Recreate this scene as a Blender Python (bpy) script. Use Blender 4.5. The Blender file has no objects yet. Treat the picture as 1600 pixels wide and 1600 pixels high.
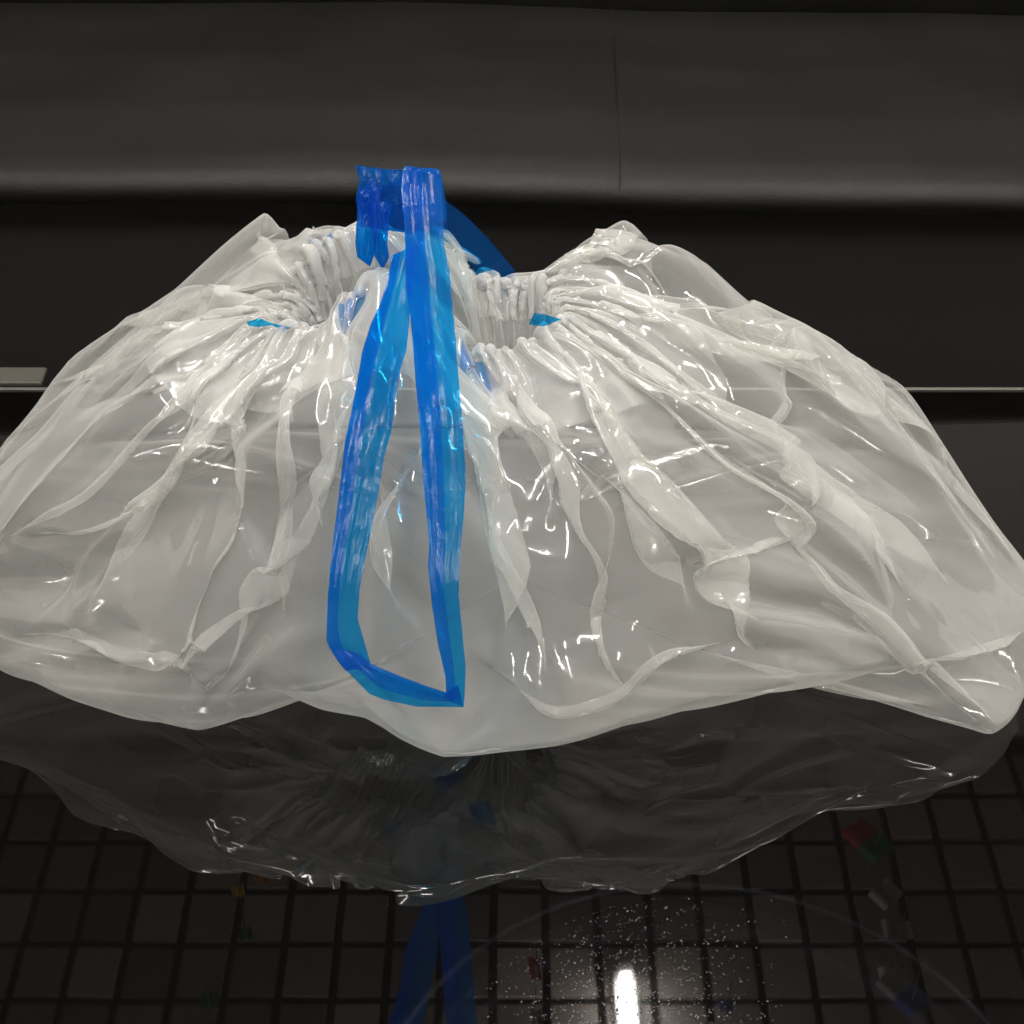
import bpy, bmesh, math, random
import numpy as np
from mathutils import Vector, noise

# ------------------------------------------------------------------ camera, world, exposure
H = 0.6                                  # camera height above the glass, metres
PITCH = math.radians(39.0)
FPX = 2500.0                             # focal length in pixels of the 1600 px picture
sc = bpy.context.scene
cam_d = bpy.data.cameras.new('camera')
cam_d.sensor_width = 36.0
cam_d.lens = 36.0 * FPX / 1600.0
cam_d.clip_start = 0.01
cam_d.clip_end = 100.0
cam = bpy.data.objects.new('camera', cam_d)
sc.collection.objects.link(cam)
cam.location = (0, 0, H)
cam.rotation_euler = (math.pi / 2 - PITCH, 0, 0)
sc.camera = cam

w = bpy.data.worlds.new('World')
sc.world = w
w.use_nodes = True
w.node_tree.nodes['Background'].inputs[0].default_value = (0.9, 0.95, 1.0, 1)
w.node_tree.nodes['Background'].inputs[1].default_value = 0.02
sc.view_settings.view_transform = 'Standard'
sc.view_settings.look = 'None'
sc.view_settings.gamma = 1.0
sc.view_settings.exposure = 0.0
sc.cycles.transparent_max_bounces = 32
sc.cycles.max_bounces = 10
sc.cycles.caustics_reflective = False
sc.cycles.caustics_refractive = False
TUBE_POWER = 238.0

SINP, COSP = math.sin(PITCH), math.cos(PITCH)


def P(px, py, D):
    """point seen at (px, py) of the 1600 px picture, at horizontal distance D*H ahead"""
    u = (px - 800.0) / FPX
    v = (py - 800.0) / FPX
    dy = COSP - v * SINP
    dz = -SINP - v * COSP
    t = D * H / dy
    return (u * t, dy * t, H + dz * t)


def PP(a):
    return np.array([P(*q) for q in a])


# ------------------------------------------------------------------ helpers
col = sc.collection


def link(name, mesh, mat=None, parent=None, smooth=True):
    o = bpy.data.objects.new(name, mesh)
    col.objects.link(o)
    if mat is not None and len(mesh.materials) == 0:
        mesh.materials.append(mat)
    if parent is not None:
        o.parent = parent
    if smooth:
        mesh.polygons.foreach_set('use_smooth', [True] * len(mesh.polygons))
    return o


def tag(o, label=None, cat=None, group=None, kind=None):
    if label: o['label'] = label
    if cat: o['category'] = cat
    if group: o['group'] = group
    if kind: o['kind'] = kind
    return o


def empty(name, loc=(0, 0, 0)):
    o = bpy.data.objects.new(name, None)
    o.location = loc
    o.empty_display_size = 0.02
    col.objects.link(o)
    return o


def grid_mesh(name, A, closed_i=False, mask=None):
    """A: (n, m, 3) array of points -> mesh of quads"""
    n, m = A.shape[:2]
    ii = np.arange(n if closed_i else n - 1)
    jj = np.arange(m - 1)
    I, J = np.meshgrid(ii, jj, indexing='ij')
    I2 = (I + 1) % n
    f = np.stack([I * m + J, I2 * m + J, I2 * m + J + 1, I * m + J + 1], -1)
    if mask is not None:
        f = f[mask[:f.shape[0], :f.shape[1]]]
    f = f.reshape(-1, 4)
    me = bpy.data.meshes.new(name)
    me.vertices.add(n * m)
    me.vertices.foreach_set('co', A.reshape(-1).astype(np.float32))
    me.loops.add(f.size)
    me.loops.foreach_set('vertex_index', f.reshape(-1).astype(np.int32))
    me.polygons.add(len(f))
    me.polygons.foreach_set('loop_start', np.arange(0, f.size, 4, dtype=np.int32))
    me.update(calc_edges=True)
    me.validate()
    return me


def box_mesh(name, size, bevel=0.0, seg=2, loc=(0, 0, 0)):
    bm = bmesh.new()
    bmesh.ops.create_cube(bm, size=1)
    for v in bm.verts:
        v.co = Vector((v.co.x * size[0] + loc[0], v.co.y * size[1] + loc[1], v.co.z * size[2] + loc[2]))
    if bevel:
        bmesh.ops.bevel(bm, geom=list(bm.edges), offset=bevel, segments=seg, affect='EDGES', profile=0.6)
    me = bpy.data.meshes.new(name)
    bm.to_mesh(me)
    bm.free()
    return me


def new_mat(name):
    m = bpy.data.materials.new(name)
    m.use_nodes = True
    nt = m.node_tree
    nt.nodes.clear()
    return m, nt, nt.nodes, nt.links


def pbr(name, color, rough=0.5, metal=0.0, noise_scale=None, noise_amt=0.15, bump=0.0, bump_scale=200.0, spec=0.5):
    m, nt, N, L = new_mat(name)
    out = N.new('ShaderNodeOutputMaterial')
    b = N.new('ShaderNodeBsdfPrincipled')
    b.inputs['Base Color'].default_value = (*color, 1)
    b.inputs['Roughness'].default_value = rough
    b.inputs['Metallic'].default_value = metal
    b.inputs['Specular IOR Level'].default_value = spec
    L.new(b.outputs[0], out.inputs[0])
    tc = N.new('ShaderNodeTexCoord')
    if noise_scale:
        nz = N.new('ShaderNodeTexNoise')
        nz.inputs['Scale'].default_value = noise_scale
        nz.inputs['Detail'].default_value = 6
        L.new(tc.outputs['Object'], nz.inputs['Vector'])
        mr = N.new('ShaderNodeMapRange')
        mr.inputs['To Min'].default_value = 1 - noise_amt
        mr.inputs['To Max'].default_value = 1 + noise_amt
        L.new(nz.outputs['Fac'], mr.inputs['Value'])
        hs = N.new('ShaderNodeHueSaturation')
        hs.inputs['Color'].default_value = (*color, 1)
        L.new(mr.outputs[0], hs.inputs['Value'])
        L.new(hs.outputs[0], b.inputs['Base Color'])
        mr2 = N.new('ShaderNodeMapRange')
        mr2.inputs['To Min'].default_value = max(0.02, rough - 0.12)
        mr2.inputs['To Max'].default_value = min(1, rough + 0.12)
        L.new(nz.outputs['Fac'], mr2.inputs['Value'])
        L.new(mr2.outputs[0], b.inputs['Roughness'])
    if bump:
        nb = N.new('ShaderNodeTexNoise')
        nb.inputs['Scale'].default_value = bump_scale
        nb.inputs['Detail'].default_value = 5
        L.new(tc.outputs['Object'], nb.inputs['Vector'])
        bp = N.new('ShaderNodeBump')
        bp.inputs['Strength'].default_value = bump
        bp.inputs['Distance'].default_value = 0.002
        L.new(nb.outputs['Fac'], bp.inputs['Height'])
        L.new(bp.outputs[0], b.inputs['Normal'])
    return m


def film_mat(name, color, tint, a, translucent=0.45, rough=0.12, bump=0.25, bscale=60.0, bdist=0.004, gcol=1.0, ior=1.45, clampf=0.16):
    """thin plastic film: opacity grows with the slant of the film to the ray"""
    m, nt, N, L = new_mat(name)
    out = N.new('ShaderNodeOutputMaterial')
    tc = N.new('ShaderNodeTexCoord')
    nb = N.new('ShaderNodeTexNoise')
    nb.inputs['Scale'].default_value = bscale
    nb.inputs['Detail'].default_value = 4
    nb.inputs['Roughness'].default_value = 0.55
    L.new(tc.outputs['Object'], nb.inputs['Vector'])
    bp = N.new('ShaderNodeBump')
    bp.inputs['Strength'].default_value = bump
    bp.inputs['Distance'].default_value = bdist
    L.new(nb.outputs['Fac'], bp.inputs['Height'])
    geo = N.new('ShaderNodeNewGeometry')
    dot = N.new('ShaderNodeVectorMath'); dot.operation = 'DOT_PRODUCT'
    L.new(geo.outputs['Normal'], dot.inputs[0]); L.new(geo.outputs['Incoming'], dot.inputs[1])
    ab = N.new('ShaderNodeMath'); ab.operation = 'ABSOLUTE'
    L.new(dot.outputs['Value'], ab.inputs[0])
    mx = N.new('ShaderNodeMath'); mx.operation = 'MAXIMUM'; mx.inputs[1].default_value = 0.28
    L.new(ab.outputs[0], mx.inputs[0])
    inv = N.new('ShaderNodeMath'); inv.operation = 'DIVIDE'; inv.inputs[0].default_value = 1.0
    L.new(mx.outputs[0], inv.inputs[1])
    pw = N.new('ShaderNodeMath'); pw.operation = 'POWER'; pw.inputs[0].default_value = 1 - a
    L.new(inv.outputs[0], pw.inputs[1])
    tr = N.new('ShaderNodeBsdfTransparent'); tr.inputs[0].default_value = (*tint, 1)
    df = N.new('ShaderNodeBsdfDiffuse'); df.inputs[0].default_value = (*color, 1)
    tl = N.new('ShaderNodeBsdfTranslucent'); tl.inputs[0].default_value = (*color, 1)
    L.new(bp.outputs[0], df.inputs['Normal'])
    mt = N.new('ShaderNodeMixShader'); mt.inputs[0].default_value = translucent
    L.new(df.outputs[0], mt.inputs[1]); L.new(tl.outputs[0], mt.inputs[2])
    mb = N.new('ShaderNodeMixShader')
    L.new(pw.outputs[0], mb.inputs[0]); L.new(mt.outputs[0], mb.inputs[1]); L.new(tr.outputs[0], mb.inputs[2])
    gl = N.new('ShaderNodeBsdfGlossy'); gl.inputs['Roughness'].default_value = rough
    gl.inputs[0].default_value = (gcol, gcol, gcol, 1)
    L.new(bp.outputs[0], gl.inputs['Normal'])
    fr = N.new('ShaderNodeFresnel'); fr.inputs['IOR'].default_value = ior
    L.new(bp.outputs[0], fr.inputs['Normal'])
    mg = N.new('ShaderNodeMixShader')
    cl = N.new('ShaderNodeMath'); cl.operation = 'MINIMUM'; cl.inputs[1].default_value = clampf
    L.new(fr.outputs[0], cl.inputs[0])
    L.new(cl.outputs[0], mg.inputs[0]); L.new(mb.outputs[0], mg.inputs[1]); L.new(gl.outputs[0], mg.inputs[2])
    L.new(mg.outputs[0], out.inputs[0])
    return m


M_film = film_mat('milky_film', (0.94, 0.94, 0.925), (0.985, 0.985, 0.97), 0.215, 0.5, 0.06, bump=0.08, bscale=28, bdist=0.004, ior=1.38)
M_hem = film_mat('milky_hem_film', (0.94, 0.94, 0.93), (0.985, 0.985, 0.975), 0.36, 0.5, 0.06, bump=0.08, bscale=28, bdist=0.004, ior=1.38)
M_blue = film_mat('blue_film', (0.002, 0.16, 0.68), (0.035, 0.62, 0.96), 0.32, 0.55, 0.16, bump=0.4, bscale=75, bdist=0.0016, clampf=0.009)

# ------------------------------------------------------------------ room
GROUND_Z = -0.45
CEIL_Z = 4.25 * H
WALL_Y = 4.9 * H
M_wall = pbr('grey_wall_paint', (0.33, 0.315, 0.30), 0.8, noise_scale=3, noise_amt=0.05)
M_floor = pbr('floor_tiles', (0.38, 0.36, 0.33), 0.5, noise_scale=5)
M_tile = pbr('ceiling_tile', (0.29, 0.25, 0.23), 0.9, noise_scale=8, noise_amt=0.2)
M_grid = pbr('dark_ceiling_grid', (0.02, 0.018, 0.018), 0.7)
M_leather = pbr('black_leather', (0.0035, 0.0035, 0.0033), 0.54, noise_scale=9, noise_amt=0.2, bump=0.22, bump_scale=900, spec=0.30)
M_dark = pbr('black_fabric', (0.008, 0.007, 0.006), 0.9)
M_strip = pbr('dull_strip', (0.07, 0.066, 0.055), 0.5)
M_metal = pbr('brushed_metal_trim', (0.15, 0.145, 0.13), 0.4, 0.6)


def slab(name, x0, x1, y0, y1, z0, z1, mat, kind='structure', parent=None):
    me = box_mesh(name, (x1 - x0, y1 - y0, z1 - z0), loc=((x0 + x1) / 2, (y0 + y1) / 2, (z0 + z1) / 2))
    o = link(name, me, mat, parent, smooth=False)
    if kind and parent is None: o['kind'] = kind
    return o


slab('floor', -3, 3, -2, WALL_Y, GROUND_Z - 0.1, GROUND_Z, M_floor)
slab('wall_back', -3, 3, WALL_Y, WALL_Y + 0.1, GROUND_Z, CEIL_Z + 0.1, M_wall)
M_side = pbr('pale_wall_paint', (0.5, 0.49, 0.47), 0.8, noise_scale=3, noise_amt=0.05)
slab('wall_left', -3.1, -3, -2, WALL_Y, GROUND_Z, CEIL_Z + 0.1, M_side)
slab('wall_right', 3, 3.1, -2, WALL_Y, GROUND_Z, CEIL_Z + 0.1, M_side)
slab('wall_front', -3, 3, -2.1, -2, GROUND_Z, CEIL_Z + 0.1, M_side)
ceiling = slab('ceiling', -3, 3, -2, WALL_Y, CEIL_Z + 0.03, CEIL_Z + 0.1, M_grid)
CX, CY = 0.1225, 0.151
tile_me = box_mesh('ceiling_tile', (CX - 0.020, CY - 0.022, 0.012))
nt_ = M_tile.node_tree
oi = nt_.nodes.new('ShaderNodeObjectInfo'); mr_ = nt_.nodes.new('ShaderNodeMapRange')
mr_.inputs['To Min'].default_value = 0.6; mr_.inputs['To Max'].default_value = 1.25
nt_.links.new(oi.outputs['Random'], mr_.inputs['Value'])
bs_ = [q for q in nt_.nodes if q.type == 'BSDF_PRINCIPLED'][0]
src_ = bs_.inputs['Base Color'].links[0].from_socket
mu_ = nt_.nodes.new('ShaderNodeVectorMath'); mu_.operation = 'SCALE'
nt_.links.new(src_, mu_.inputs[0]); nt_.links.new(mr_.outputs[0], mu_.inputs['Scale'])
nt_.links.new(mu_.outputs[0], bs_.inputs['Base Color'])
tile_me.materials.append(M_tile)
rnd = random.Random(4)
rest_v = []
for i in range(-24, 25):
    for j in range(0, 33):
        x = (i + 0.15) * CX
        y = WALL_Y - 0.06 - (j + 0.5) * CY
        if y < -1.9: continue
        visible = j < 10 and -13 <= i <= 13
        z = CEIL_Z + rnd.uniform(0, 0.003)
        if visible:
            o = bpy.data.objects.new('ceiling_tile', tile_me)
            o.location = (x, y, z); o.parent = ceiling
            col.objects.link(o)
        else:
            rest_v.append((x, y, z))
bm = bmesh.new()
for (x, y, z) in rest_v:
    bmesh.ops.create_cube(bm, size=1, matrix=__import__('mathutils').Matrix.LocRotScale(Vector((x, y, z)), None, Vector((CX - 0.02, CY - 0.022, 0.012))))
me = bpy.data.meshes.new('ceiling_tile_field'); bm.to_mesh(me); bm.free()
o = link('ceiling_tile_field', me, M_tile, ceiling, smooth=False); o['kind'] = 'stuff'

# fluorescent tubes
m, nt, N, L = new_mat('lit_tube')
out = N.new('ShaderNodeOutputMaterial'); e = N.new('ShaderNodeEmission')
e.inputs[0].default_value = (1.0, 0.965, 0.91, 1); e.inputs[1].default_value = TUBE_POWER
L.new(e.outputs[0], out.inputs[0])
M_tube = m
M_white = pbr('white_enamel', (0.7, 0.7, 0.68), 0.4)


def cyl_mesh(name, r, length, seg=20, axis='Y', loc=(0, 0, 0)):
    bm = bmesh.new()
    bmesh.ops.create_cone(bm, cap_ends=True, segments=seg, radius1=r, radius2=r, depth=length)
    bmesh.ops.rotate(bm, verts=bm.verts, cent=(0, 0, 0), matrix=__import__('mathutils').Matrix.Rotation(math.pi / 2, 3, 'X' if axis == 'Y' else 'Y'))
    bmesh.ops.translate(bm, verts=bm.verts, vec=loc)
    me = bpy.data.meshes.new(name); bm.to_mesh(me); bm.free()
    return me


def tube_lamp(x, y, length, label):
    t = empty('fluorescent_lamp', (x, y, CEIL_Z - 0.01))
    tag(t, label, 'ceiling lamp', 'fluorescent lamps on the ceiling')
    link('tube', cyl_mesh('tube', 0.0130, length, 24, loc=(0, 0, -0.035)), M_tube, t)
    link('housing', box_mesh('housing', (0.05, length + 0.06, 0.018), 0.004, loc=(0, 0, -0.006)), M_white, t, False)
    for s in (-1, 1):
        link('tube_socket', box_mesh('tube_socket', (0.03, 0.022, 0.045), 0.004, loc=(0, s * (length / 2 + 0.012), -0.034)), M_white, t, False)
    return t


TL = 1.2
y_end = 3.6 * H
tube_lamp(0.43 * H, y_end - TL / 2, TL, 'bright fluorescent tube mirrored at the bottom of the black glass')
tube_lamp(-0.55, 0.75, TL, 'fluorescent tube on the ceiling above the left end of the table')
tube_lamp(1.15, 0.75, TL, 'fluorescent tube on the ceiling above the right end of the table')
tube_lamp(-0.35, -0.75, TL, 'left fluorescent tube on the ceiling behind the camera')
tube_lamp(0.5, -0.9, TL, 'right fluorescent tube on the ceiling behind the camera')

# ------------------------------------------------------------------ sofa behind the table
sofa = empty('sofa', (0, 1.9 * H, GROUND_Z))
tag(sofa, 'black leather sofa seat with a rolled front edge behind the glass table', 'sofa')


def extrude_profile(name, prof, x0, x1, nx, sag, mat, parent, off):
    prof = np.array(prof)
    t = np.concatenate([[0], np.cumsum(np.linalg.norm(np.diff(prof, axis=0), axis=1))]); t /= t[-1]
    tt = np.linspace(0, 1, 160)
    # smooth interpolation
    a = np.stack([np.interp(tt, t, prof[:, k]) for k in range(2)], 1)
    for _ in range(6):
        a[1:-1] = 0.25 * a[:-2] + 0.5 * a[1:-1] + 0.25 * a[2:]
    xs = np.linspace(x0, x1, nx)
    A = np.zeros((nx, len(a), 3))
    for i, x in enumerate(xs):
        dz = sag(x)
        A[i, :, 0] = x
        A[i, :, 1] = a[:, 0] * H
        wgt = tt * 1.0
        A[i, :, 2] = a[:, 1] * H
        for k in range(len(a)):
            n = noise.noise(Vector((x * 3.0, a[k, 0] * 5, a[k, 1] * 5))) * 0.003 + noise.noise(Vector((x * 9.0, a[k, 0] * 8, 3))) * 0.0008
            A[i, k, 2] += dz + n
    A -= np.array(off)
    return link(name, grid_mesh(name, A), mat, parent)


off = (0, 1.9 * H, GROUND_Z)
seat_prof = [(1.72, 0.135), (1.64, 0.135), (1.608, 0.141), (1.592, 0.153), (1.593, 0.168), (1.606, 0.180), (1.64, 0.187), (1.75, 0.192), (1.9, 0.190), (2.12, 0.175), (2.15, 0.15), (2.16, 0.11)]
sagf = lambda x: -0.010 * math.exp(-((x - 0.10) / 0.16) ** 2) * 0.5 - 0.012 * max(0, min(1, (x - 0.05) / 0.35)) + 0.0
extrude_profile('seat_cushion', seat_prof, -1.1, 1.1, 240, sagf, M_leather, sofa, off)
extrude_profile('front_panel', [(1.64, -0.75), (1.64, -0.3), (1.64, -0.02), (1.64, 0.06), (1.645, 0.085), (1.665, 0.10), (1.67, 0.13), (1.70, 0.14)], -1.1, 1.1, 120, lambda x: 0, M_dark, sofa, off)
extrude_profile('backrest', [(2.18, -0.1), (2.17, 0.15), (2.17, 0.4), (2.12, 0.44), (2.2, 0.44), (2.25, 0.4), (2.25, -0.75)], -1.1, 1.1, 60, lambda x: 0, M_leather, sofa, off)
# seam across the seat: a narrow welt following the surface
sp = np.array(seat_prof[4:12]); A = np.zeros((60, 5, 3))
t_ = np.concatenate([[0], np.cumsum(np.linalg.norm(np.diff(sp, axis=0), axis=1))]); t_ /= t_[-1]
for k in range(60):
    yy, zz = np.interp(k / 59, t_, sp[:, 0]), np.interp(k / 59, t_, sp[:, 1])
    sx_ = 0.0715 * (1.0 + 0.16 * k / 59) + 0.0002 * math.sin(k * .3)
    for q in range(5):
        a_ = math.pi * q / 4
        x_ = sx_ + 0.0007 * math.cos(a_)
        A[k, q] = (x_ - off[0], yy * H - off[1] - 0.0006, zz * H + sagf(x_) + 0.0005 * math.sin(a_) - 0.0005 - off[2])
link('seam', grid_mesh('seam', A), M_leather, sofa)

# ------------------------------------------------------------------ glass table
table = empty('glass_table', (0, 0.85, GROUND_Z))
tag(table, 'low table with a glossy black glass top under the plastic bag', 'table')
m, nt, N, L = new_mat('black_glass')
out = N.new('ShaderNodeOutputMaterial'); b = N.new('ShaderNodeBsdfPrincipled')
b.inputs['Base Color'].default_value = (0.0025, 0.0023, 0.0022, 1)
b.inputs['IOR'].default_value = 1.5
L.new(b.outputs[0], out.inputs[0])
tc = N.new('ShaderNodeTexCoord')
nz = N.new('ShaderNodeTexNoise'); nz.inputs['Scale'].default_value = 7; nz.inputs['Detail'].default_value = 8
L.new(tc.outputs['Object'], nz.inputs['Vector'])
mr = N.new('ShaderNodeMapRange'); mr.inputs['From Min'].default_value = 0.4; mr.inputs['From Max'].default_value = 0.75
mr.inputs['To Min'].default_value = 0.012; mr.inputs['To Max'].default_value = 0.03
L.new(nz.outputs['Fac'], mr.inputs['Value']); L.new(mr.outputs[0], b.inputs['Roughness'])
def gpt(px, py):
    v = (py - 800.0) / FPX; u = (px - 800.0) / FPX
    t = H / (SINP + v * COSP)
    return np.array([u * t, (COSP - v * SINP) * t])


g1_, g2_, g3_ = gpt(700, 1530), gpt(890, 1415), gpt(1150, 1392)
M2 = np.array([g2_ - g1_, g3_ - g1_]) * 2
cc = np.linalg.solve(M2, np.array([(g2_**2).sum() - (g1_**2).sum(), (g3_**2).sum() - (g1_**2).sum()]))
r0 = float(np.linalg.norm(g1_ - cc))
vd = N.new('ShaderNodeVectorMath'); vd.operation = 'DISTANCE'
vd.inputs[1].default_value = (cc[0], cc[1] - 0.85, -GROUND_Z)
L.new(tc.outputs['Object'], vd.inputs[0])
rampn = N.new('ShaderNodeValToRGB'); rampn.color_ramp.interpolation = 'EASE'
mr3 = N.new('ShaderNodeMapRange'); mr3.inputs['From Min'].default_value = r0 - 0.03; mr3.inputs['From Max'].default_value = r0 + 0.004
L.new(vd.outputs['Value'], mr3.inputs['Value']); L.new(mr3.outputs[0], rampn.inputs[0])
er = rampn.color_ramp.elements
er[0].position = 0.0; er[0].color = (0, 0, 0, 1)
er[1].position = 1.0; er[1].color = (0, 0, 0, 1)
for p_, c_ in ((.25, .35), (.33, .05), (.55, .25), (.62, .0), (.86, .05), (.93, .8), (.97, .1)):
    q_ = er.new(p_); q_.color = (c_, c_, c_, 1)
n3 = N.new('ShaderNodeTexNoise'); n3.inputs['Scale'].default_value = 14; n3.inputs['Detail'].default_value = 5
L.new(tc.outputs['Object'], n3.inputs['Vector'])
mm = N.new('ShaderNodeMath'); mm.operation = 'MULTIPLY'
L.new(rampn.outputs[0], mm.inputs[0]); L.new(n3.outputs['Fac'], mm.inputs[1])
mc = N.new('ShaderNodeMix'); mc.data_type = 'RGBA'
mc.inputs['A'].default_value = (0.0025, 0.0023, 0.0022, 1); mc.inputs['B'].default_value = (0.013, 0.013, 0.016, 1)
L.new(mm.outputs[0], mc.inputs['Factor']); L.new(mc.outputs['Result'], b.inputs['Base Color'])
n2 = N.new('ShaderNodeTexNoise'); n2.inputs['Scale'].default_value = 9; n2.inputs['Detail'].default_value = 2
L.new(tc.outputs['Object'], n2.inputs['Vector'])
bp = N.new('ShaderNodeBump'); bp.inputs['Strength'].default_value = 0.06; bp.inputs['Distance'].default_value = 0.001
L.new(n2.outputs['Fac'], bp.inputs['Height']); L.new(bp.outputs[0], b.inputs['Normal'])
M_glass = m
TB = 1.445 * H
toff = Vector((0, 0.85, GROUND_Z))
me = box_mesh('tabletop', (2.0, TB - 0.1, 0.012), 0.001, 1, loc=(0, (TB + 0.1) / 2 - 0.85, -0.006 - GROUND_Z))
link('tabletop', me, M_glass, table, False)
me = box_mesh('edge_trim', (2.0, 0.0028, 0.03), 0.0006, 1, loc=(0, TB + 0.0018 - 0.85, -0.0135 - GROUND_Z))
link('edge_trim', me, M_metal, table, False)
me = box_mesh('edge_trim', (0.75, 0.018, 0.004), 0.001, 1, loc=(-0.685, TB + 0.014 - 0.85, 0.002 - GROUND_Z))
link('edge_trim', me, M_strip, table, False)
for sx in (-0.9, 0.9):
    for sy in (0.18, TB - 0.06):
        link('leg', box_mesh('leg', (0.04, 0.04, 0.43), 0.004, loc=(sx, sy - 0.85, 0.216)), M_metal, table, False)

# ------------------------------------------------------------------ the bag
# every station: rim point, optional shoulder point, widest point (x, y in the photograph, distance)
ST = [
    ((402, 508, 1.120), None, (-130, 960, 1.00)),
    ((420, 512, 1.110), None, (0, 1045, .961)),
    ((450, 515, 1.100), None, (170, 1108, .907)),
    ((480, 508, 1.095), None, (290, 1137, .890)),
    ((510, 503, 1.095), None, (350, 1098, .905)),
    ((530, 485, 1.100), None, (405, 1064, .905)),
    ((550, 455, 1.110), None, (490, 1096, .884)),
    ((580, 425, 1.120), None, (560, 1108, .870)),
    ((610, 425, 1.120), None, (620, 1145, .850)),
    ((650, 450, 1.120), None, (690, 1176, .840)),
    ((700, 505, 1.110), None, (780, 1168, .850)),
    ((735, 542, 1.100), None, (870, 1158, .862)),
    ((770, 548, 1.090), None, (990, 1125, .872)),
    ((800, 545, 1.090), None, (1110, 1095, .883)),
    ((830, 535, 1.095), None, (1230, 1068, .900)),
    ((850, 522, 1.110), None, (1330, 1050, .925)),
    ((868, 512, 1.125), None, (1405, 1035, .945)),
    ((880, 504, 1.135), None, (1566, 1150, .912)),
    ((886, 496, 1.145), None, (1606, 1078, .960)),
    ((888, 488, 1.155), (1475, 820, 1.060), (1640, 985, 1.0)),
    ((885, 480, 1.160), (1485, 775, 1.090), (1640, 930, 1.04)),
    ((878, 472, 1.170), (1400, 650, 1.150), (1590, 880, 1.12)),
    ((868, 462, 1.180), (1312, 566, 1.195), (1510, 775, 1.21)),
    ((860, 456, 1.190), (1182, 508, 1.215), (1370, 690, 1.31)),
    ((850, 450, 1.195), (1102, 406, 1.258), (1200, 668, 1.36)),
    ((840, 448, 1.200), (965, 386, 1.262), (1050, 668, 1.37)),
    ((820, 447, 1.200), (888, 440, 1.245), (950, 668, 1.37)),
    ((790, 450, 1.200), (800, 475, 1.250), (820, 668, 1.37)),
    ((748, 440, 1.200), (740, 475, 1.255), (720, 668, 1.37)),
    ((715, 402, 1.195), (700, 445, 1.260), (640, 668, 1.37)),
    ((660, 368, 1.190), (650, 430, 1.260), (590, 668, 1.37)),
    ((600, 360, 1.190), (600, 420, 1.260), (530, 668, 1.37)),
    ((552, 362, 1.190), (555, 410, 1.250), (480, 668, 1.37)),
    ((520, 385, 1.190), (510, 405, 1.240), (430, 668, 1.37)),
    ((490, 392, 1.185), (450, 395, 1.250), (370, 668, 1.37)),
    ((474, 428, 1.170), (372, 395, 1.250), (260, 668, 1.36)),
    ((468, 455, 1.160), (295, 458, 1.235), (120, 680, 1.32)),
    ((452, 475, 1.150), (138, 560, 1.210), (0, 720, 1.22)),
    ((430, 488, 1.140), (98, 640, 1.165), (-60, 800, 1.13)),
    ((408, 499, 1.130), (25, 712, 1.105), (-130, 880, 1.06)),
]


def catmull_closed(K, t):
    """K (n,..), t array in [0,n)"""
    n = len(K)
    i = np.floor(t).astype(int)
    f = (t - i)
    p0, p1, p2, p3 = K[(i - 1) % n], K[i % n], K[(i + 1) % n], K[(i + 2) % n]
    sh = (len(t),) + (1,) * (K.ndim - 1)
    f = f.reshape(sh)
    T = 0.5
    m1 = T * (p2 - p0); m2 = T * (p3 - p1)
    cr_ = (2 * f**3 - 3 * f**2 + 1) * p1 + (f**3 - 2 * f**2 + f) * m1 + (-2 * f**3 + 3 * f**2) * p2 + (f**3 - f**2) * m2
    return 0.3 * cr_ + 0.7 * (p1 * (1 - f) + p2 * f)


def catmull_open(K, t):
    """K (n, m, 3) along axis 0, t in [0, n-1]"""
    n = len(K)
    i = np.clip(np.floor(t).astype(int), 0, n - 2)
    f = (t - i).reshape(-1, 1, 1)
    p0, p1, p2, p3 = K[np.clip(i - 1, 0, n - 1)], K[i], K[i + 1], K[np.clip(i + 2, 0, n - 1)]
    m1 = 0.4 * (p2 - p0); m2 = 0.4 * (p3 - p1)
    return (2 * f**3 - 3 * f**2 + 1) * p1 + (f**3 - 2 * f**2 + f) * m1 + (-2 * f**3 + 3 * f**2) * p2 + (f**3 - f**2) * m2


rim = PP([s[0] for s in ST])
wid = PP([s[2] for s in ST])
cen = np.array([0.0, 1.13 * H, 0.0])
rc = rim.mean(0)
nS = len(ST)
knots = []
for k in range(nS):
    R, W = rim[k], wid[k]
    outd = R - rc; outd[2] = 0; outd /= np.linalg.norm(outd) + 1e-9
    inw_ = np.array([0.0, 1.125 * H, 0.0]) - R; inw_[0] *= 0.25; inw_[2] = 0; inw_ /= np.linalg.norm(inw_) + 1e-9
    inner = R + inw_ * 0.026 + np.array([0, 0, -0.036])
    topin = R + inw_ * 0.012 + np.array([0, 0, -0.012])
    d = W - R; d /= np.linalg.norm(d)
    if ST[k][1] is None:
        fw = np.array([0, -0.6, 0.8])
        a = R + (W - R) * 0.12 + fw * 0.006
        b1 = R + (W - R) * 0.38 + fw * 0.020
        c1 = R + (W - R) * 0.70 + fw * 0.014
    else:
        S = np.array(P(*ST[k][1]))
        a = R + (S - R) * 0.18 + np.array([0, 0, 0.004])
        b1 = R + (S - R) * 0.62 + np.array([0, 0, 0.006])
        c1 = S
    inw = cen - W; inw[2] = 0; inw /= np.linalg.norm(inw)
    u1 = W + inw * 0.035; u1[2] = max(0.012, W[2] * 0.45)
    u2 = W + inw * 0.085; u2[2] = 0.0035
    u3 = W + inw * 0.14; u3[2] = 0.003
    u4 = cen + (W - cen) * 0.005; u4[2] = 0.004
    knots.append([inner, topin, R, a, b1, c1, W, u1, u2, u3, u4])
knots = np.array(knots)                 # (nS, 10, 3)
NK = knots.shape[1]
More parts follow.
